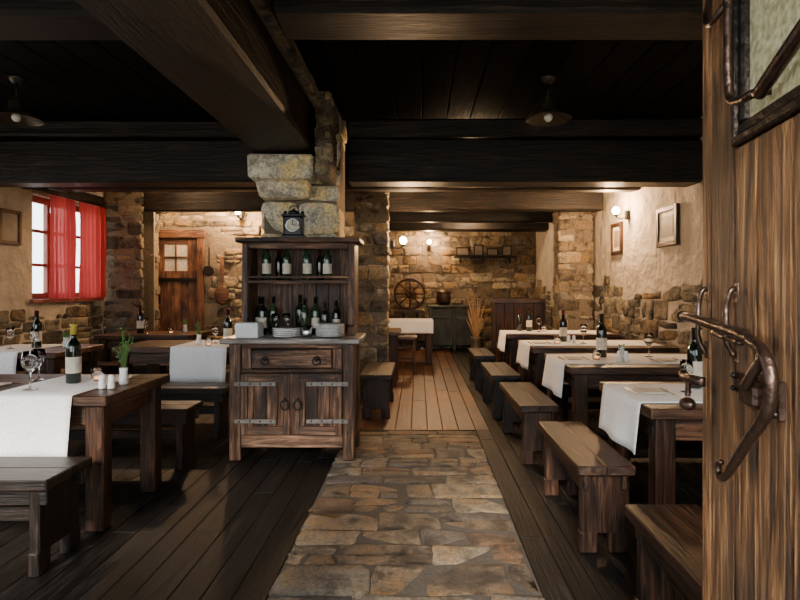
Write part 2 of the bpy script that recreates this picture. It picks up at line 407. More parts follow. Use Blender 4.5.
def window(name,X,y0,y1,z0,z1,nv,nh,mat):
    b=B(); xa,xb=X-0.16,X-0.10; f=0.07
    b.box(xa,xb,y0,y0+f,z0,z1,mat); b.box(xa,xb,y1-f,y1,z0,z1,mat)
    b.box(xa,xb,y0+f,y1-f,z0,z0+f,mat); b.box(xa,xb,y0+f,y1-f,z1-f,z1,mat)
    for i in range(1,nv):
        y=y0+(y1-y0)*i/nv; w=0.035 if i!=nv//2 else 0.05
        b.box(xa,xb,y-w/2,y+w/2,z0+f,z1-f,mat)
    for i in range(1,nh):
        z=z0+(z1-z0)*i/nh
        b.box(xa+0.01,xb-0.01,y0+f,y1-f,z-0.018,z+0.018,mat,ch=0.002)
    b.box(X-0.09,X+0.05,y0-0.05,y1+0.05,z0-0.045,z0-0.001,mat)
    return b.done(name)
M_wwin=plain('red_brown_window_paint',(0.30,0.10,0.07),0.5)
window('window_1',XL,WY0,WY1,WZ0,WZ1,3,3,M_wwin)
window('unseen_window_2',XL,3.0,4.7,0.95,2.3,4,3,M_wwin)  # out of view, added for daylight from the left
window('unseen_window_3',XL,0.7,2.2,0.95,2.3,4,3,M_wwin)  # also added out of view for side daylight
def curtain(y0,y1):
    b=B(); nz=14; ny=60; vs=[];fs=[]
    for i in range(nz+1):
        z=2.46-1.24*i/nz
        k=0.4+0.6*min(1,i/3)
        for j in range(ny+1):
            t=j/ny
            vs.append((XL+0.09+0.03*k*math.sin(t*math.pi*2*6+0.5*math.sin(i*0.3))+0.012*math.sin(t*31),y0+(y1-y0)*t,z))
    for i in range(nz):
        for j in range(ny):
            a=i*(ny+1)+j; fs.append((a,a+1,a+ny+2,a+ny+1))
    b.add(vs,fs,M_curt,smooth=True); return b.done('window_curtain')
curtain(6.31,6.79); curtain(6.86,7.45)
b=B(); b.tube([(XL+0.09,5.95,2.475),(XL+0.09,7.48,2.475)],0.012,M_iron)
for y in(6.0,7.46): b.tube([(XL,y,2.475),(XL+0.09,y,2.475)],0.008,M_iron)
b.sphere((XL+0.09,5.95,2.475),0.02,M_iron); b.done('curtain_rod')
b=B(); b.box(XL+0.002,XL+0.05,5.9,7.48,2.50,2.62,M_beam); b.done('trim_window_lintel')

def pillar(name,x0,x1,y0,y1,z1,mat,z0=0,hr=(0.1,0.2),lr=(0.14,0.34),sides='FRL',core=M_mort,out=0.015):
    b=B(); i=0.03
    b.box(x0+i,x1-i,y0+i,y1-i,z0,z1,core,ch=0)
    if 'F' in sides: masonry(b,(x0,y0+0.03,z0),(1,0,0),(0,0,1),(0,-1,0),x1-x0,z1-z0,mat,hr,lr,t=0.05,out=out,gap=0.010)
    if 'R' in sides: masonry(b,(x1-0.03,y0+0.06,z0),(0,1,0),(0,0,1),(1,0,0),y1-y0-0.06,z1-z0,mat,hr,lr,t=0.05,out=out,gap=0.010)
    if 'L' in sides: masonry(b,(x0+0.03,y0+0.06,z0),(0,1,0),(0,0,1),(-1,0,0),y1-y0-0.06,z1-z0,mat,hr,lr,t=0.05,out=out,gap=0.010)
    return b.done(name)
pillar('stone_pilaster',-4.44,-3.90,7.5,7.60,2.93,M_wst2,sides='F')
pillar('stone_pilaster',-4.44,-3.90,7.9,8.1,2.93,M_wst2,sides='R')
pillar('stone_pillar',-0.80,-0.36,6.62,7.0,2.93,M_wst,sides='FR')
pillar('stone_pillar',2.10,2.62,7.92,8.4,2.93,M_wst,sides='FL')
pillar('stone_pillar',-1.40,-0.70,4.72,5.35,2.93,M_pale,sides='FRL',hr=(0.18,0.3),lr=(0.26,0.45),out=0.022)
b=B()
b.box(-1.43,-0.88,4.46,4.68,2.27,2.475,M_pale,ch=0.02,jit=0.010,rnd=0.55)
b.box(-1.36,-0.95,4.54,4.68,2.12,2.27,M_pale,ch=0.02,jit=0.012,rnd=0.1,top=(1.12,1.0))
b.done('stone_corbel')
b=B()
b.box(-0.95,-0.80,-0.05,4.70,2.85,2.945,M_mort,ch=0)
masonry(b,(-0.80,-0.05,2.83),(0,1,0),(0,0,1),(1,0,0),4.75,0.115,M_wst,hr=(0.115,0.12),lr=(0.15,0.4),t=0.05,out=0.014,split=0)
b.box(-0.82,-0.72,4.28,4.69,2.25,2.93,M_mort,ch=0)
masonry(b,(-0.71,4.25,2.25),(0,1,0),(0,0,1),(1,0,0),0.45,0.68,M_wst,hr=(0.12,0.2),lr=(0.15,0.3),t=0.03,out=0.016,split=0)
masonry(b,(-0.83,4.27,2.25),(1,0,0),(0,0,1),(0,-1,0),0.14,0.68,M_wst,hr=(0.10,0.17),lr=(0.15,0.3),t=0.03,out=0.010,split=0)
b.done('stone_course_trim')

b=B(); b.box(XL,-1.0,8.5,8.7,0,ZC,M_mort,ch=0)
masonry(b,(XL,8.49,0),(1,0,0),(0,0,1),(0,-1,0),3.45,2.93,M_wst,t=0.03,skip=lambda a,c,d,e:(c>0.18 and a<1.10 and d<2.22))
b.done('wall_back_left')
b=B(); b.box(-1.2,-1.0,8.7,YB,0,ZC,M_plas,ch=0); masonry(b,(-0.99,8.7,0),(0,1,0),(0,0,1),(1,0,0),3.3,2.93,M_wst,t=0.03); b.done('wall_inner_left')
b=B(); b.box(-1.2,XR,YB,YB+0.2,0,ZC,M_mort,ch=0)
masonry(b,(-1.0,YB-0.01,0),(1,0,0),(0,0,1),(0,-1,0),3.65,2.93,M_wst,t=0.03,hr=(0.12,0.26),lr=(0.2,0.55),jit=0.02)
b.done('wall_back')
b=B()
for (x0,x1,z0,z1) in((XL-0.25,-3.9,0,ZC),(-3.9,-1.3,0,0.9),(-3.9,-1.3,2.4,ZC),(-1.3,-0.75,0,ZC),(-0.75,0.62,2.3,ZC),(0.62,0.95,0,ZC),(0.95,2.3,0,0.9),(0.95,2.3,2.4,ZC),(2.3,XR+0.25,0,ZC)):  # window openings either side of the doorway are added, unseen, to admit daylight
    b.box(x0,x1,-0.35,-0.1,z0,z1,M_plas,ch=0)
b.done('wall_front')

b=B()
x0,x1,y=-4.26,-3.40,8.40
b.box(x0-0.01,x0+0.08,y,8.45,0,2.22,M_door2); b.box(x1-0.08,x1+0.01,y,8.45,0,2.22,M_door2); b.box(x0-0.04,x1+0.04,y-0.01,8.45,2.14,2.27,M_door2)
for i in range(5):
    a=x0+0.085+i*(x1-x0-0.17)/5; c=a+(x1-x0-0.17)/5-0.004
    b.box(a,c,y+0.03,8.45,0.01,1.62,M_door2)
b.box(x0+0.085,x0+0.25,y+0.03,8.45,1.62,2.13,M_door2); b.box(x1-0.25,x1-0.085,y+0.03,8.45,1.62,2.13,M_door2)
b.box(x0+0.25,x1-0.25,y+0.03,8.45,2.04,2.13,M_door2)
b.box(x0+0.25,x1-0.25,y+0.04,8.45,1.62,2.04,M_lab,ch=0.002)
b.box(-3.845,-3.815,y+0.02,8.45,1.62,2.04,M_door2); b.box(x0+0.25,x1-0.25,y+0.02,8.45,1.82,1.85,M_door2)
for z in(0.4,1.45):
    b.box(x0+0.09,x1-0.09,y+0.012,y+0.03,z,z+0.06,M_iron,ch=0.003)
b.box(x0+0.09,x0+0.2,y+0.0,y+0.03,1.1,1.25,M_iron)
b.tube(smooth_path([(x0+0.15,y,1.2),(x0+0.15,y-0.05,1.19),(x0+0.24,y-0.05,1.19)]),0.008,M_iron)
b.done('door_1')
b=B()
b.lathe(0,0,0,[(0.001,-0.012),(0.10,-0.01),(0.115,0),(0.10,0.01),(0.001,0.012)],M_door2,seg=24,M=Matrix.Translation((-3.10,8.42,1.24))@Matrix.Rotation(math.pi/2,4,'X')@Matrix.Diagonal((1,1.35,1,1)))
b.box(-3.125,-3.075,8.41,8.435,1.36,1.85,M_door2); b.done('wooden_peel')
b=B()
b.lathe(0,0,0,[(0.07,-0.01),(0.085,0),(0.085,0.03),(0.07,0.03)],M_iron,seg=24,M=Matrix.Translation((-3.30,8.42,1.62))@Matrix.Rotation(math.pi/2,4,'X'))
b.box(-3.31,-3.29,8.41,8.43,1.7,2.0,M_iron); b.done('frying_pan')

# ------------------------------------------------------------ furniture
def table(x0,x1,y0,y1,h=0.76):
    b=B(); t=0.055; n=4
    for i in range(n):
        a=y0+(y1-y0)*i/n; c=y0+(y1-y0)*(i+1)/n
        b.box(x0,x1,a+0.001,c-0.001,h-t,h,M_ttop,ch=0.005)
    for (lx,ly) in((x0+0.04,y0+0.04),(x1-0.14,y0+0.04),(x0+0.04,y1-0.14),(x1-0.14,y1-0.14)):
        b.box(lx,lx+0.10,ly,ly+0.10,0,h-t,M_table,ch=0.008,jit=0.002)
    b.box(x0+0.14,x1-0.14,y0+0.06,y0+0.10,h-t-0.12,h-t,M_table); b.box(x0+0.14,x1-0.14,y1-0.10,y1-0.06,h-t-0.12,h-t,M_table)
    b.box(x0+0.06,x0+0.10,y0+0.14,y1-0.14,h-t-0.12,h-t,M_table); b.box(x1-0.10,x1-0.06,y0+0.14,y1-0.14,h-t-0.12,h-t,M_table)
    b.box(x0+0.03,x0+0.045,y0+0.06,y0+0.12,h-t-0.1,h-t-0.04,M_iron,ch=0.002)
    return b.done('dining_table')
def bench(x0,x1,y0,y1,h=0.46,mat=M_bench):
    b=B(); ax=0 if x1-x0>y1-y0 else 1; t=0.05
    def bx(l0,l1,w0,w1,z0,z1,ch=0.006,top=None):
        if ax==0: b.box(l0,l1,w0,w1,z0,z1,mat,ch,top=top)
        else: b.box(w0,w1,l0,l1,z0,z1,mat,ch,top=top)
    l0,l1,w0,w1=(x0,x1,y0,y1) if ax==0 else (y0,y1,x0,x1)
    wm=(w0+w1)/2; bx(l0,l1,w0,wm-0.001,h-t,h); bx(l0,l1,wm+0.001,w1,h-t,h)
    for p in(l0+0.05,l1-0.10):
        bx(p,p+0.05,w0+0.03,w1-0.03,0.10,h-t); 
        bx(p,p+0.05,w0+0.02,w0+0.115,0,0.11); bx(p,p+0.05,w1-0.115,w1-0.02,0,0.11)
    bx(l0+0.02,l1-0.02,w0+0.035,w0+0.06,h-t-0.08,h-t); bx(l0+0.02,l1-0.02,w1-0.06,w1-0.035,h-t-0.08,h-t)
    bx(l0+0.06,l1-0.06,wm-0.02,wm+0.02,0.2,0.27)
    return b.done('wooden_bench')
TR=[(2.60,3.36),(3.96,4.84),(5.25,6.1),(6.75,7.5)]
for y0,y1 in TR: table(1.14,2.58,y0,y1)
bench(0.85,1.15,1.25,2.20); bench(0.80,1.09,2.66,3.56); bench(0.77,1.07,4.02,5.05); bench(0.75,1.05,5.42,6.4,mat=M_bdark); bench(0.74,1.02,7.0,7.9,mat=M_bdark)
bench(1.3,2.55,3.48,3.76,mat=M_bdark); bench(1.3,2.55,4.93,5.17,mat=M_bdark)
table(1.18,2.58,1.2,1.98)
table(-3.25,-1.70,2.90,3.66); bench(-3.1,-1.72,2.46,2.82,mat=M_bdark); bench(-3.1,-1.70,3.92,4.22)
table(-3.05,-1.75,5.30,6.05); bench(-2.95,-1.72,4.72,5.02,mat=M_bdark)
table(-4.40,-3.30,4.85,5.6)
table(-4.05,-2.85,6.65,7.35); bench(-3.95,-2.9,6.15,6.42)
bench(-0.60,-0.27,5.45,6.4); table(-1.75,-0.25,7.2,7.9)
table(-0.66,0.28,9.35,10.3)

def sheet(path,cross,W,mat,name,amp=0.006,seg=14):
    b=B(); cross=Vector(cross); vs=[];fs=[]; n=len(path); ph=U(0,6)
    for i,(p,nrm,k) in enumerate(path):
        for j in range(seg+1):
            t=j/seg
            q=Vector(p)+cross*(W*t)+Vector(nrm)*(amp*k*(1+math.sin(t*9+ph)))
            vs.append(q)
    for i in range(n-1):
        for j in range(seg):
            a=i*(seg+1)+j; fs.append((a,a+1,a+seg+2,a+seg+1))
    b.add(vs,fs,mat,smooth=True); o=b.done(name); 
    md=o.modifiers.new('s','SOLIDIFY'); md.thickness=0.003; md.offset=0
    return o
def runner_x(xe,x1,y0,y1,drop,h=0.76):
    z=h+0.004; P=[((x1-(x1-xe)*i/6,y0,z),(0,0,1),0.0) for i in range(7)]
    P[-1]=((xe+0.004,y0,z),(0,0,1),0); P.append(((xe-0.005,y0,z-0.006),(-1,0,0),0))
    for i in range(1,7): P.append(((xe-0.007-0.003*i,y0,z-0.006-drop*i/6),(-1,0,0),i/3))
    return sheet(P,(0,1,0),y1-y0,M_cloth,'table_runner')
def runner_y(ye,y1,x0,x1,drop,h=0.76):
    z=h+0.004; P=[((x0,y1-(y1-ye)*i/6,z),(0,0,1),0.0) for i in range(7)]
    P[-1]=((x0,ye+0.004,z),(0,0,1),0); P.append(((x0,ye-0.005,z-0.006),(0,-1,0),0))
    for i in range(1,7): P.append(((x0,ye-0.007-0.003*i,z-0.006-drop*i/6),(0,-1,0),i/3))
    return sheet(P,(1,0,0),x1-x0,M_cloth,'table_runner')
runner_x(1.14,2.5,2.72,3.26,0.26); runner_x(1.14,2.5,4.12,4.70,0.26); runner_x(1.14,2.5,5.40,5.96,0.24); runner_x(1.14,2.5,6.86,7.38,0.24)
runner_y(2.90,3.60,-2.36,-1.88,0.33); runner_y(5.30,6.0,-2.46,-1.90,0.34); runner_y(4.85,5.55,-4.18,-3.64,0.33)
runner_y(9.35,10.25,-0.64,0.27,0.2)

def bottle(x,y,z,s=1.0,mat=M_wine,foil=M_foil,label=True):
    b=B()
    b.lathe(x,y,z,[(0.001,0),(0.034*s,0),(0.037*s,0.006),(0.037*s,0.19*s),(0.034*s,0.21*s),(0.018*s,0.235*s),(0.0145*s,0.25*s),(0.0145*s,0.27*s)],mat)
    b.lathe(x,y,z+0.262*s,[(0.0155*s,0),(0.0155*s,0.045*s),(0.017*s,0.046*s),(0.017*s,0.056*s),(0.001,0.056*s)],foil)
    if label: b.lathe(x,y,z+0.055*s,[(0.0375*s,0),(0.0378*s,0.002),(0.0378*s,0.085*s),(0.0375*s,0.087*s)],M_lab,cap=False)
    return b.done('wine_bottle')
def wglass(x,y,z,s=1.0):
    b=B()
    b.lathe(x,y,z,[(0.001,0),(0.034*s,0.001),(0.033*s,0.004),(0.006*s,0.010),(0.004*s,0.03*s),(0.004*s,0.085*s),(0.012*s,0.095*s),(0.034*s,0.12*s),(0.040*s,0.15*s),(0.033*s,0.20*s),(0.0315*s,0.20*s),(0.038*s,0.15*s),(0.032*s,0.123*s),(0.010*s,0.10*s),(0.001,0.099*s)],M_glass,seg=24,cap=False)
    return b.done('wine_glass')
def tealight(x,y,z):
    b=B(); b.lathe(x,y,z,[(0.001,0),(0.03,0),(0.036,0.04),(0.04,0.075),(0.037,0.075),(0.033,0.04),(0.027,0.008),(0.001,0.008)],M_glass,cap=False)
    b.lathe(x,y,z+0.009,[(0.001,0),(0.018,0),(0.018,0.015),(0.001,0.016)],M_candle); return b.done('tealight_holder')
def shakers(x,y,z):
    b=B()
    for dx in(0,0.055):
        b.lathe(x+dx,y,z,[(0.001,0),(0.02,0),(0.021,0.01),(0.015,0.05),(0.018,0.065),(0.012,0.08),(0.001,0.082)],M_por)
    return b.done('salt_and_pepper_shakers')
def plantvase(x,y,z,h=0.22):
    b=B()
    b.lathe(x,y,z,[(0.001,0),(0.024,0),(0.03,0.02),(0.022,0.07),(0.024,0.10),(0.020,0.10),(0.018,0.07),(0.001,0.02)],M_por,cap=False)
    for i in range(9):
        a=U(0,6.28); l=U(0.5,1.25)*h; w=U(0.1,0.5)*h*0.45; px,py=x+0.008*math.cos(a),y+0.008*math.sin(a)
        pts=[(px+w*math.cos(a)*t*t,py+w*math.sin(a)*t*t,z+0.06+l*t-0.02*t*t) for t in(0,0.3,0.6,0.85,1)]
        b.tube(pts,[0.0015,0.002,0.0025,0.002,0.001],M_green,seg=5)
        for t in(0.45,0.6,0.75,0.9): b.sphere((px+w*math.cos(a)*t*t+U(-.014,.014),py+w*math.sin(a)*t*t+U(-.012,.012),z+0.06+l*t),0.007,M_green,seg=6)
    return b.done('potted_herb')
def cutlery(x,y,z,ax):
    b=B()
    for k,dx in enumerate((-0.10,0.10)):
        if ax=='y':
            b.box(x+dx-0.006,x+dx+0.006,y-0.10,y+0.0,z,z+0.004,M_steel,ch=0.001)
            b.box(x+dx-0.010,x+dx+0.010,y,y+0.09,z,z+0.004,M_steel,ch=0.001)
        else:
            b.box(x-0.10,x,y+dx-0.006,y+dx+0.006,z,z+0.004,M_steel,ch=0.001)
            b.box(x,x+0.09,y+dx-0.010,y+dx+0.010,z,z+0.004,M_steel,ch=0.001)
    b.box(x-0.06,x+0.06,y-0.07,y+0.07,z,z+0.008,M_mat,ch=0.003)
    return b.done('napkin_and_cutlery')
zt=0.768
bottle(-2.12,3.28,zt,1.13,foil=M_foily); wglass(-2.22,3.05,zt,1.1); wglass(-2.42,3.4,0.762,1.0); tealight(-2.02,3.36,zt)
plantvase(-1.80,3.26,0.762,0.26); shakers(-1.85,3.12,0.762)
cutlery(-2.55,3.2,0.762,'x')
bottle(-1.98,5.55,zt,1.15); plantvase(-2.28,5.55,zt,0.16); wglass(-2.13,5.6,zt,0.9); tealight(-2.12,5.40,zt)
bottle(-3.72,5.2,zt,1.15); wglass(-3.9,5.1,zt); plantvase(-3.5,5.3,0.762,0.1); wglass(-3.60,5.0,0.762)
bottle(-3.62,6.95,0.762,1.15); wglass(-3.5,6.85,0.762); tealight(-3.2,6.9,0.762); plantvase(-3.1,7.1,0.762,0.12)
bottle(1.62,3.12,zt,1.1,foil=M_blk); wglass(1.50,2.98,zt,0.9); wglass(1.72,2.9,zt,0.9); cutlery(1.3,3.0,zt,'y')
bottle(1.55,4.50,zt,1.15,foil=M_blk); tealight(1.46,4.36,zt); shakers(1.60,4.24,zt); plantvase(1.68,4.40,zt,0.05); wglass(1.95,4.5,zt); cutlery(1.28,4.4,zt,'y'); cutlery(2.0,4.3,zt,'y')
bottle(1.58,5.80,zt,1.1); tealight(1.45,5.55,zt); wglass(1.74,5.6,zt); shakers(1.60,5.66,zt); cutlery(1.28,5.65,zt,'y')
bottle(1.50,7.2,zt,1.05); bottle(1.38,7.25,zt,0.95,label=False); wglass(1.6,7.05,zt); tealight(1.7,7.2,zt)

# ------------------------------------------------------------ hutch cabinet
b=B()
X0,X1,Y0,Y1=-1.475,-0.50,4.16,4.60
for (x,y) in((X0,Y0),(X1-0.09,Y0),(X0,Y1-0.09),(X1-0.09,Y1-0.09)): b.box(x,x+0.09,y,y+0.09,0,0.915,M_cab,ch=0.008)
for x in(X0+0.02,X1-0.045): 
    for k in range(3): b.box(x,x+0.025,Y0+0.09+k*0.087,Y0+0.09+(k+1)*0.087-0.002,0.10,0.91,M_cab,grain=2)
b.box(X0+0.02,X1-0.02,Y1-0.04,Y1-0.02,0.1,0.91,M_cab)
b.box(X0+0.09,X1-0.09,Y0+0.012,Y0+0.05,0.10,0.20,M_cab); b.box(X0+0.02,X1-0.02,Y0+0.05,Y1-0.04,0.12,0.15,M_cab)
b.box(X0+0.09,X1-0.09,Y0+0.012,Y0+0.05,0.685,0.715,M_cab); b.box(X0+0.09,X1-0.09,Y0+0.012,Y0+0.05,0.875,0.915,M_cab)
xm=(X0+X1)/2
b.box(X0+0.095,X0+0.17,Y0+0.012,Y0+0.05,0.715,0.875,M_cab); b.box(X1-0.17,X1-0.095,Y0+0.012,Y0+0.05,0.715,0.875,M_cab)
b.box(X0+0.175,X1-0.175,Y0-0.004,Y0+0.03,0.722,0.868,M_cab,ch=0.008)
b.box(X0+0.21,X1-0.21,Y0-0.012,Y0-0.003,0.75,0.84,M_cab,ch=0.006)
for x in(xm-0.20,xm+0.20):
    b.lathe(0,0,0,[(0.022,0),(0.019,0.012),(0.005,0.018)],M_iron,seg=12,M=Matrix.Translation((x,Y0-0.012,0.80))@Matrix.Rotation(math.pi/2,4,'X'))
    b.tube([(x+0.030*math.cos(t),Y0-0.032,0.782+0.030*math.sin(t)) for t in [i*math.pi/8 for i in range(17)]],0.0055,M_iron)
for (a,c,hs) in((X0+0.095,xm-0.012,-1),(xm+0.012,X1-0.095,1)):
    w=c-a
    for k in range(4): b.box(a+k*w/4+0.001,a+(k+1)*w/4-0.001,Y0+0.008,Y0+0.035,0.205,0.68,M_cab,ch=0.005,grain=2)
    b.box(a,a+0.05,Y0-0.006,Y0+0.008,0.205,0.68,M_cab,ch=0.004); b.box(c-0.05,c,Y0-0.006,Y0+0.008,0.205,0.68,M_cab,ch=0.004)
    b.box(a+0.05,c-0.05,Y0-0.006,Y0+0.008,0.205,0.27,M_cab,ch=0.004); b.box(a+0.05,c-0.05,Y0-0.006,Y0+0.008,0.61,0.68,M_cab,ch=0.004)
    for z in(0.295,0.585):
        e0,e1=(a-0.05,a+w*0.72) if hs<0 else (c-w*0.72,c+0.05)
        b.box(e0,e1,Y0-0.014,Y0-0.005,z,z+0.034,M_strap,ch=0.003)
        for kk in range(4): b.sphere((e0+0.04+(e1-e0-0.08)*kk/3,Y0-0.015,z+0.017),0.007,M_iron,seg=8)
    xr=xm-0.05 if hs<0 else xm+0.05
    b.tube([(xr+0.032*math.cos(t),Y0-0.022,0.44+0.036*math.sin(t)) for t in [i*math.pi/8 for i in range(17)]],0.0065,M_iron)
    b.sphere((xr,Y0-0.014,0.48),0.015,M_iron)
b.box(xm-0.012,xm+0.012,Y0+0.0,Y0+0.04,0.2,0.685,M_cab)
for k in range(3): b.box(X0-0.06,X1+0.05,Y0-0.05+k*0.172,Y0-0.05+(k+1)*0.172-0.002,0.916,0.96,M_counter,ch=0.008)
HX0,HX1,HY0,HY1=-1.45,-0.51,4.34,4.64
ZH=1.76
for (a,c) in((HX0,HX0+0.07),(HX1-0.07,HX1)):
    b.box(a+0.01,c-0.01,HY0+0.06,HY1,0.96,ZH-0.04,M_cab,ch=0.008)
    b.box(a,c,HY0,HY0+0.06,0.96,1.04,M_cab,ch=0.008); b.box(a+0.008,c-0.008,HY0+0.015,HY0+0.06,1.04,ZH-0.04,M_cab,ch=0.01)
n=8
for k in range(n):
    a=HX0+0.06+(HX1-HX0-0.12)*k/n; c=HX0+0.06+(HX1-HX0-0.12)*(k+1)/n
    b.box(a+0.001,c-0.001,HY1-0.03,HY1-0.005,0.965,ZH-0.04,M_cab,ch=0.004)
b.box(HX0+0.06,HX1-0.06,HY0+0.03,HY1-0.03,1.385,1.415,M_cab)
b.box(HX0+0.06,HX1-0.06,HY0+0.02,HY0+0.045,ZH-0.09,ZH-0.04,M_cab); 
b.box(HX0-0.03,HX1+0.04,HY0-0.04,HY1,ZH-0.04,ZH,M_cab,ch=0.008)
b.box(HX0+0.06,HX1-0.06,HY0+0.02,HY0+0.035,1.43,1.45,M_cab)
b.done('hutch_cabinet')
zc=1.416
for i,x in enumerate((-1.27,-1.10,-0.93,-0.76)): bottle(x,4.47,zc,0.97,mat=M_wing,foil=M_foil if i%2 else M_blk)
for x in(-1.19,-0.84): bottle(x,4.56,zc,0.85,label=False)
zk=0.961
for i,(x,y,s,m) in enumerate(((-1.30,4.46,1.0,M_wine),(-1.22,4.50,1.0,M_wing),(-1.35,4.55,1.0,M_wine),(-0.94,4.42,0.95,M_wing),(-0.86,4.47,1.0,M_wing),(-0.77,4.42,0.85,M_wine),(-0.69,4.5,0.9,M_wine),(-1.0,4.52,1.05,M_wine))): bottle(x,y,zk,s,mat=m,foil=M_blk,label=(i%2==0))
b=B()
for k in range(9): b.lathe(-0.70,4.25,zk+k*0.011,[(0.001,0),(0.06,0),(0.10,0.010),(0.115,0.014),(0.115,0.017),(0.09,0.013),(0.001,0.006)],M_por,seg=28,cap=False)
b.done('stack_of_plates')
b=B()
for k in range(5): b.lathe(-1.04,4.22,zk+k*0.014,[(0.001,0),(0.05,0),(0.10,0.012),(0.11,0.016),(0.108,0.02),(0.05,0.006),(0.001,0.005)],M_por,seg=28,cap=False)
b.done('stack_of_saucers')
b=B()
for k in range(14): b.box(-1.43+U(-.004,.004),-1.25+U(-.004,.004),4.16,4.32,zk+0.001+k*0.008,zk+k*0.008+0.0085,M_cloth,ch=0.002)
b.done('napkin_pile')
for x in(-1.17,-1.08): wglass(x,4.37,zk,0.9)
b=B()
b.lathe(-0.88,4.22,zk,[(0.001,0),(0.035,0),(0.04,0.02),(0.045,0.09),(0.04,0.09),(0.035,0.02),(0.001,0.01)],M_steel,cap=False); b.done('metal_cup')
b=B(); cx,cy,cz=0,0,0
b.box(cx-0.085,cx+0.085,cy-0.045,cy+0.045,cz,cz+0.02,M_blk); b.box(cx-0.07,cx+0.07,cy-0.035,cy+0.035,cz+0.02,cz+0.16,M_blk,ch=0.008)
b.box(cx-0.08,cx+0.08,cy-0.042,cy+0.042,cz+0.16,cz+0.178,M_blk)
for dx in(-0.062,0.062): b.lathe(cx+dx,cy-0.03,cz+0.02,[(0.012,0),(0.008,0.02),(0.008,0.12),(0.012,0.14)],M_blk,seg=10); b.sphere((cx+dx,cy,cz+0.19),0.014,M_blk,seg=8)
b.lathe(cx,cy,cz+0.178,[(0.045,0),(0.04,0.02),(0.015,0.032),(0.005,0.04),(0.001,0.05)],M_blk,seg=14)
b.tube([(cx+0.03*math.cos(t),cy,cz+0.22+0.022*math.sin(t)) for t in [i*math.pi/8 for i in range(9)]],0.004,M_blk)
b.lathe(0,0,0,[(0.001,0),(0.044,0),(0.044,0.006),(0.001,0.006)],M_lab,seg=24,M=Matrix.Translation((cx,cy-0.034,cz+0.095))@Matrix.Rotation(math.pi/2,4,'X'))
b.tube([(cx+0.047*math.cos(t),cy-0.04,cz+0.095+0.047*math.sin(t)) for t in [i*math.pi/10 for i in range(21)]],0.004,M_steel)
b.box(cx-0.002,cx+0.002,cy-0.045,cy-0.041,cz+0.095,cz+0.135,M_blk,ch=0); b.box(cx,cx+0.028,cy-0.045,cy-0.041,cz+0.093,cz+0.097,M_blk,ch=0)
o=b.done('mantel_clock',origin=(0,0,0)); o.location=(-1.03,4.42,ZH+0.001); o.scale=(1.15,1.1,1.12)

# ------------------------------------------------------------ lamps
def light(name,loc,col,e,r=0.05):
    l=bpy.data.lights.new(name,'POINT'); l.energy=e; l.color=col; l.shadow_soft_size=r
    o=bpy.data.objects.new(name,l); o.location=loc; bpy.context.collection.objects.link(o); return o
def pendant(x,y):
    b=B(); z=2.63
    b.lathe(x,y,z,[(0.175,0.0),(0.172,0.012),(0.10,0.045),(0.055,0.075),(0.05,0.13),(0.03,0.15),(0.028,0.17),(0.001,0.172)],M_shade,seg=28,cap=False)
    b.lathe(x,y,z,[(0.172,0.0),(0.165,0.008),(0.09,0.038),(0.045,0.068),(0.001,0.07)],M_shade,seg=28,cap=False)
    b.sphere((x,y,z+0.015),0.034,M_opal)
    b.lathe(x,y,z+0.165,[(0.008,0),(0.008,0.13)],M_iron,seg=8)
    b.lathe(x,y,ZC-0.045,[(0.001,0),(0.03,0.0),(0.055,0.03),(0.06,0.044),(0.001,0.044)],M_shade,seg=20,cap=False)
    for a in(0,2.1,4.2): b.tube([(x+0.05*math.cos(a),y+0.05*math.sin(a),z+0.12),(x+0.03*math.cos(a),y+0.03*math.sin(a),z+0.2),(x,y,z+0.24)],0.003,M_iron,seg=5)
    b.done('pendant_lamp')
pendant(0.99,4.05); pendant(-3.05,4.05)
def sconce(x,y,z,nx,ny,e):
    b=B()
    b.box(x-0.025,x+0.025,y-0.025,y+0.025,z-0.09,z+0.02,M_iron)
    bx,by=x+nx*0.14,y+ny*0.14
    b.tube(smooth_path([(x,y,z-0.05),(x+nx*0.08,y+ny*0.08,z-0.08),(bx,by,z-0.05)]),0.008,M_iron)
    b.lathe(bx,by,z-0.045,[(0.03,0),(0.034,0.02),(0.02,0.022)],M_iron,seg=12)
    b.sphere((bx,by,z+0.02),0.042,M_bulb,sz=1.1)
    o=b.done('wall_sconce')
    l=light('sconce_light',(bx+nx*0.09,by+ny*0.09,z+0.03),(1,0.60,0.30),e,0.04)
    l.parent=o; l.location=Vector(l.location)-o.location
sconce(2.62,6.68,2.30,-1,0,135)
sconce(-2.80,8.42,2.52,0,-1,160)
sconce(-0.33,6.85,1.94,1,0,100)
sconce(0.25,11.94,2.35,0,-1,90)
sconce(-3.88,8.0,2.55,1,0,25)
def disc(x,y,e):
    b=B(); b.lathe(x,y,ZC-0.07,[(0.001,0.0),(0.12,0.0),(0.14,0.02)],M_disc,seg=24,cap=False)
    b.lathe(x,y,ZC-0.06,[(0.14,0.0),(0.15,0.03),(0.13,0.058),(0.001,0.058)],M_shade,seg=24,cap=False)
    o=b.done('ceiling_light')
    l=light('ceiling_light_source',(x,y,ZC-0.14),(1,0.66,0.36),e,0.1); l.parent=o; l.location=Vector(l.location)-o.location
disc(1.0,10.4,95); disc(-3.3,7.1,25); disc(0.6,6.0,35)

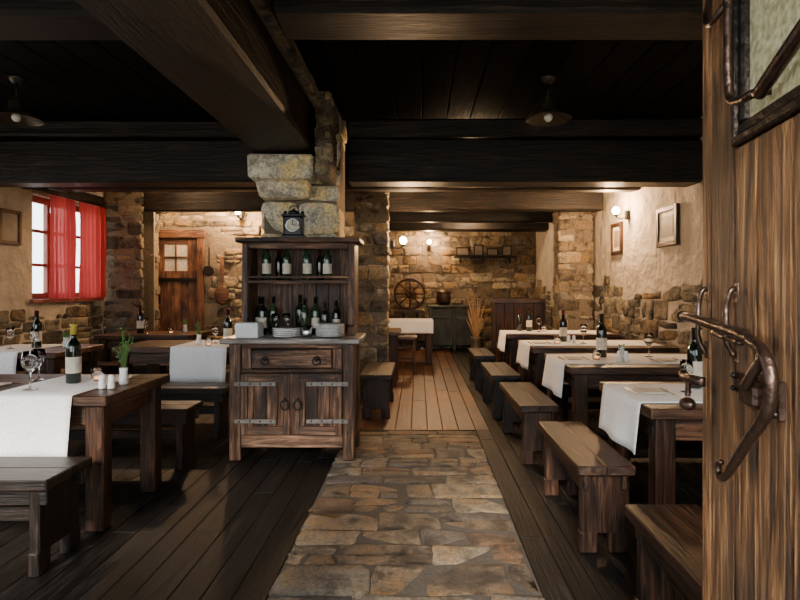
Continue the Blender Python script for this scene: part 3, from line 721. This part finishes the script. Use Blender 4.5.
def picture(y,z,w,h):
    b=B(); xa,xb=XR-0.04,XR-0.003; f=0.05
    b.box(xa,xb,y-w/2,y-w/2+f,z-h/2,z+h/2,M_table); b.box(xa,xb,y+w/2-f,y+w/2,z-h/2,z+h/2,M_table)
    b.box(xa,xb,y-w/2+f,y+w/2-f,z-h/2,z-h/2+f,M_table); b.box(xa,xb,y-w/2+f,y+w/2-f,z+h/2-f,z+h/2,M_table)
    b.box(xa+0.018,xb,y-w/2+f,y+w/2-f,z-h/2+f,z+h/2-f,M_lab,ch=0); b.box(xa+0.014,xa+0.018,y-w/2+f+0.05,y+w/2-f-0.05,z-h/2+f+0.05,z+h/2-f-0.05,M_pic,ch=0)
    return b.done('framed_picture')
picture(5.62,2.0,0.46,0.42); picture(7.05,2.0,0.36,0.42)
b=B(); xa,xb=XL+0.003,XL+0.04
for q in((5.62,5.66,1.82,2.2),(5.9,5.94,1.82,2.2),(5.66,5.9,1.82,1.86),(5.66,5.9,2.16,2.2)): b.box(xa,xb,*q,M_door2)
b.box(xa,xb-0.015,5.66,5.9,1.86,2.16,M_pic,ch=0); b.done('framed_picture')

# back room
b=B()
b.box(0.20,1.32,11.38,11.9,0.93,0.98,M_teal,ch=0.008)
for x in(0.24,0.74,1.22): b.box(x,x+0.07,11.42,11.49,0,0.93,M_teal); b.box(x,x+0.07,11.82,11.88,0,0.93,M_teal)
b.box(0.31,0.74,11.44,11.47,0.7,0.9,M_teal); b.box(0.81,1.22,11.44,11.47,0.7,0.9,M_teal)
b.box(0.31,0.74,11.44,11.47,0.12,0.68,M_teal,ch=0.01); b.box(0.81,1.22,11.44,11.47,0.12,0.68,M_teal,ch=0.01)
for x in(0.52,1.02): b.sphere((x,11.43,0.8),0.02,M_iron,seg=8)
b.done('sideboard')
b=B()
pr=[(0.12,0),(0.15,0.08),(0.165,0.16),(0.15,0.24),(0.12,0.32)]
b.lathe(0.56,11.62,0.981,pr,M_table,seg=18)
for z in(0.05,0.25): b.lathe(0.56,11.62,0.981+z,[(0.145,0),(0.152,0.002),(0.156,0.03),(0.15,0.032)],M_iron,seg=18,cap=False)
b.done('small_wine_barrel')
b=B(); c=Vector((-0.18,11.70,1.22))
ring=lambda r,n=24:[(c.x+r*math.cos(2*math.pi*i/n),c.y,c.z+r*math.sin(2*math.pi*i/n)) for i in range(n+1)]
b.tube(ring(0.33),0.028,M_table); b.tube(ring(0.06,12),0.04,M_table)
for i in range(8):
    a=math.pi*i/4; b.tube([(c.x+0.06*math.cos(a),c.y,c.z+0.06*math.sin(a)),(c.x+0.32*math.cos(a),c.y,c.z+0.32*math.sin(a))],0.016,M_table)
for x in(-0.35,-0.05): b.box(x,x+0.06,11.62,11.9,0,0.86,M_table)
b.box(-0.5,0.12,11.55,11.92,0.80,0.86,M_table)
b.done('spinning_wheel')
b=B(); b.box(0.8,2.2,11.82,11.955,2.02,2.06,M_beam); 
for x in(0.95,1.45,2.05): b.box(x-0.02,x+0.02,11.85,11.955,1.9,2.02,M_beam)
b.done('wall_shelf')
for (x,w,h) in((1.0,0.3,0.2),(1.35,0.22,0.26),(1.66,0.26,0.18),(1.98,0.22,0.24)):
    b=B(); b.box(x-w/2,x+w/2,11.88,11.91,2.061,2.061+h,M_beam); b.box(x-w/2+0.03,x+w/2-0.03,11.872,11.88,2.09,2.03+h,M_pic,ch=0); b.done('framed_picture')
b=B(); cx,cy=-0.2,8.45
for (x,y) in((-0.16,-0.16),(0.12,-0.16),(-0.16,0.12),(0.12,0.12)): b.box(cx+x,cx+x+0.04,cy+y,cy+y+0.04,0,0.55,M_table)
b.box(cx-0.19,cx+0.19,cy-0.19,cy+0.19,0.55,0.59,M_ttop)
for z in(0.2,0.4): b.box(cx-0.12,cx+0.12,cy-0.15,cy-0.13,z,z+0.03,M_table); b.box(cx-0.12,cx+0.12,cy+0.13,cy+0.15,z,z+0.03,M_table)
b.done('wooden_stool')
b=B()
b.box(1.20,2.06,8.62,8.70,1.10,1.18,M_ttop); 
for i in range(5): b.box(1.24+i*0.16,1.24+i*0.16+0.155,8.64,8.68,0.1,1.10,M_table,grain=2)
b.box(1.20,1.26,8.60,8.72,0,1.10,M_table); b.box(2.0,2.06,8.60,8.72,0,1.10,M_table)
b.box(1.24,2.04,8.25,8.64,0.42,0.46,M_table); b.box(1.24,1.29,8.27,8.62,0,0.42,M_table); b.box(1.98,2.03,8.27,8.62,0,0.42,M_table)
b.done('wooden_settle')
b=B(); vx,vy=0.95,8.7
b.lathe(vx,vy,0,[(0.001,0),(0.1,0),(0.13,0.2),(0.09,0.4),(0.07,0.5),(0.09,0.55),(0.08,0.55),(0.06,0.5),(0.001,0.3)],M_shade,cap=False)
for i in range(34):
    a=U(0,6.28); l=U(0.4,0.85); w=U(0.02,0.16)
    b.tube([(vx+0.03*math.cos(a)+w*math.cos(a)*t*t,vy+0.03*math.sin(a)+w*math.sin(a)*t*t,0.42+l*t) for t in(0,0.4,0.8,1)],[0.003,0.003,0.008,0.002],M_straw,seg=5)
b.done('vase_of_dried_stems')
b=B()
for y in(8.9,9.9): b.box(XR-0.10,XR-0.055,y,y+0.1,0.0,2.2,M_beam)
b.box(XR-0.10,XR-0.055,8.85,10.05,2.2,2.32,M_beam)
for k in range(5): b.box(XR-0.085,XR-0.055,9.0+k*0.18,9.0+k*0.18+0.176,0,2.2,M_table)
b.done('door_2')

# ------------------------------------------------------------ foreground door
E=Vector((0.586,1.10,0.004)); ud=Vector((-0.1436,-0.9896,0)); nd=Vector((-0.9896,0.1436,0))
DM=Matrix(((ud.x,-nd.x,0,E.x),(ud.y,-nd.y,0,E.y),(0,0,1,E.z),(0,0,0,1)))
# local: x along door from the free edge, y into thickness, z up
flipdet=DM.to_3x3().determinant()<0
b=B(); W=0.98; T=0.06; ZD=2.28
zb=1.60; wx=0.153
def dbox(*a,**k):
    k0=len(b.f); b.box(*a,M=DM,**k)
    if flipdet:
        for q in range(k0,len(b.f)): b.f[q]=b.f[q][::-1]
for (a,c,rv) in((0.0,0.045,0.95),(0.048,0.150,0.3)): dbox(a,c,0,T,0.02,ZD,M_door,ch=0.004,rnd=rv)
pl=[0.153,0.235,0.34,0.47,0.64,0.82]
for i in range(5): dbox(pl[i],pl[i+1]-0.003,0,T,0.02,zb-0.006,M_door,ch=0.004)
dbox(0.823,W,0,T,0.02,ZD,M_door,ch=0.004)
dbox(wx,0.82,0,T,2.12,ZD,M_door,ch=0.004)
for q in((wx,wx+0.010,zb,2.12),(0.808,0.82,zb,2.12)): dbox(q[0],q[1],-0.008,T,q[2],q[3],M_iron,ch=0.003)
dbox(wx,0.82,-0.008,T,zb-0.004,zb+0.012,M_iron,ch=0.003)
dbox(wx+0.010,0.808,0.0,T-0.01,zb+0.012,zb+0.035,M_iron,ch=0.006); dbox(wx+0.010,wx+0.028,0.0,T-0.01,zb+0.035,2.12,M_iron,ch=0.006)
dbox(wx+0.028,0.808,0.012,0.03,zb+0.035,2.12,M_frost,ch=0.001)
def dt(pts,r,mat=M_rust,sm=True,seg=10): b.tube(smooth_path(pts) if sm else pts,r,mat,seg=seg,M=DM)
dt([(0.065,-0.006,1.93),(0.07,-0.018,1.87),(0.095,-0.022,1.845),(0.13,-0.022,1.842),(0.15,-0.01,1.86)],0.006)
dt([(0.175,-0.02,1.95),(0.178,-0.022,1.80),(0.180,-0.022,1.70),(0.192,-0.022,1.668),(0.23,-0.022,1.655),(0.265,-0.02,1.652),(0.28,-0.0,1.652)],0.0075)
dt([(0.275,-0.016,1.648),(0.34,-0.016,1.672),(0.42,-0.016,1.70)],0.011)
path=smooth_path([(-0.045,-0.022,1.285),(0.0,-0.022,1.285),(0.09,-0.022,1.279),(0.16,-0.022,1.274),(0.22,-0.024,1.271),(0.28,-0.026,1.262),(0.320,-0.028,1.245),(0.338,-0.028,1.215),(0.332,-0.028,1.175),(0.305,-0.028,1.14),(0.262,-0.028,1.10),(0.225,-0.028,1.06),(0.195,-0.028,1.03),(0.170,-0.028,1.012),(0.155,-0.028,1.018),(0.156,-0.028,1.034),(0.168,-0.028,1.040)])
nP=len(path); b.tube(path,[0.0095 if i<nP*0.5 else 0.0095-0.005*(i/nP-0.5)*2 for i in range(nP)],M_rust,seg=10,M=DM)
b.sphere((-0.05,-0.022,1.285),0.012,M_rust,M=DM)
dt([(0.320,-0.028,1.245),(0.295,-0.034,1.215),(0.272,-0.034,1.19)],0.008)
dt([(0.10,-0.016,1.262),(0.16,-0.016,1.257),(0.215,-0.016,1.254)],0.005)
dbox(0.225,0.325,-0.010,0.0,1.150,1.208,M_rust,ch=0.004); dbox(0.245,0.30,-0.034,-0.010,1.162,1.198,M_rust,ch=0.006)
dbox(0.165,0.222,-0.008,0.0,1.165,1.200,M_rust,ch=0.004); dbox(0.19,0.24,-0.018,-0.008,1.176,1.189,M_rust,ch=0.003)
for (x,z) in((0.235,1.158),(0.235,1.2),(0.315,1.158),(0.315,1.2),(0.175,1.172),(0.175,1.194)): b.sphere((x,-0.012,z),0.005,M_iron,seg=8,M=DM)
for (x,z0,z1) in((0.030,1.215,1.345),(0.160,1.225,1.345)):
    dt([(x,-0.002,z1),(x+0.003,-0.012,z1-0.006),(x-0.002,-0.017,z1-0.035),(x+0.003,-0.019,(z0+z1)/2),(x-0.002,-0.017,z0+0.03),(x,-0.005,z0)],0.0050)
    dbox(x-0.010,x+0.010,-0.003,0.0,z0-0.01,z0+0.025,M_rust,ch=0.002); dbox(x-0.010,x+0.010,-0.003,0.0,z1-0.025,z1+0.01,M_rust,ch=0.002)
dt([(0.02,-0.004,1.155),(-0.02,-0.014,1.155),(-0.055,-0.014,1.152),(-0.075,-0.012,1.158)],0.010)
dt([(-0.035,-0.014,1.155),(-0.038,-0.014,1.135),(-0.04,-0.014,1.115)],0.006)
b.sphere((0,0,0),0.020,M_rust,M=DM@Matrix.Translation((-0.042,-0.014,1.098))@Matrix.Rotation(math.pi/2,4,'Y')@Matrix.Diagonal((0.7,0.8,1.2,1)))
b.done('door_3')

b=B(); b.box(-40,40,-40,50,-0.5,-0.13,plain('outdoor_gravel',(0.36,0.35,0.30),0.9),ch=0); b.done('outdoor_ground')

# ------------------------------------------------------------ world + sun
w=bpy.data.worlds.new('World'); bpy.context.scene.world=w; w.use_nodes=True
bg=w.node_tree.nodes['Background']; bg.inputs[0].default_value=(0.92,0.96,1.0,1); bg.inputs[1].default_value=5.8
s=bpy.data.lights.new('sun','SUN'); s.energy=10; s.angle=math.radians(12); s.color=(1,0.90,0.76)
so=bpy.data.objects.new('sun',s); bpy.context.collection.objects.link(so)
so.rotation_euler=Vector((0.20,1.0,-0.52)).to_track_quat('-Z','Y').to_euler(); so.location=(0,-8,6)

cam=bpy.data.cameras.new('camera'); co=bpy.data.objects.new('camera',cam); bpy.context.collection.objects.link(co)
co.location=(0,0,1.35); co.rotation_euler=(math.pi/2,0,0)
cam.sensor_width=36; cam.lens=36*533/800; cam.shift_x=-18/800; cam.shift_y=-12/800; cam.clip_start=0.05
bpy.context.scene.camera=co
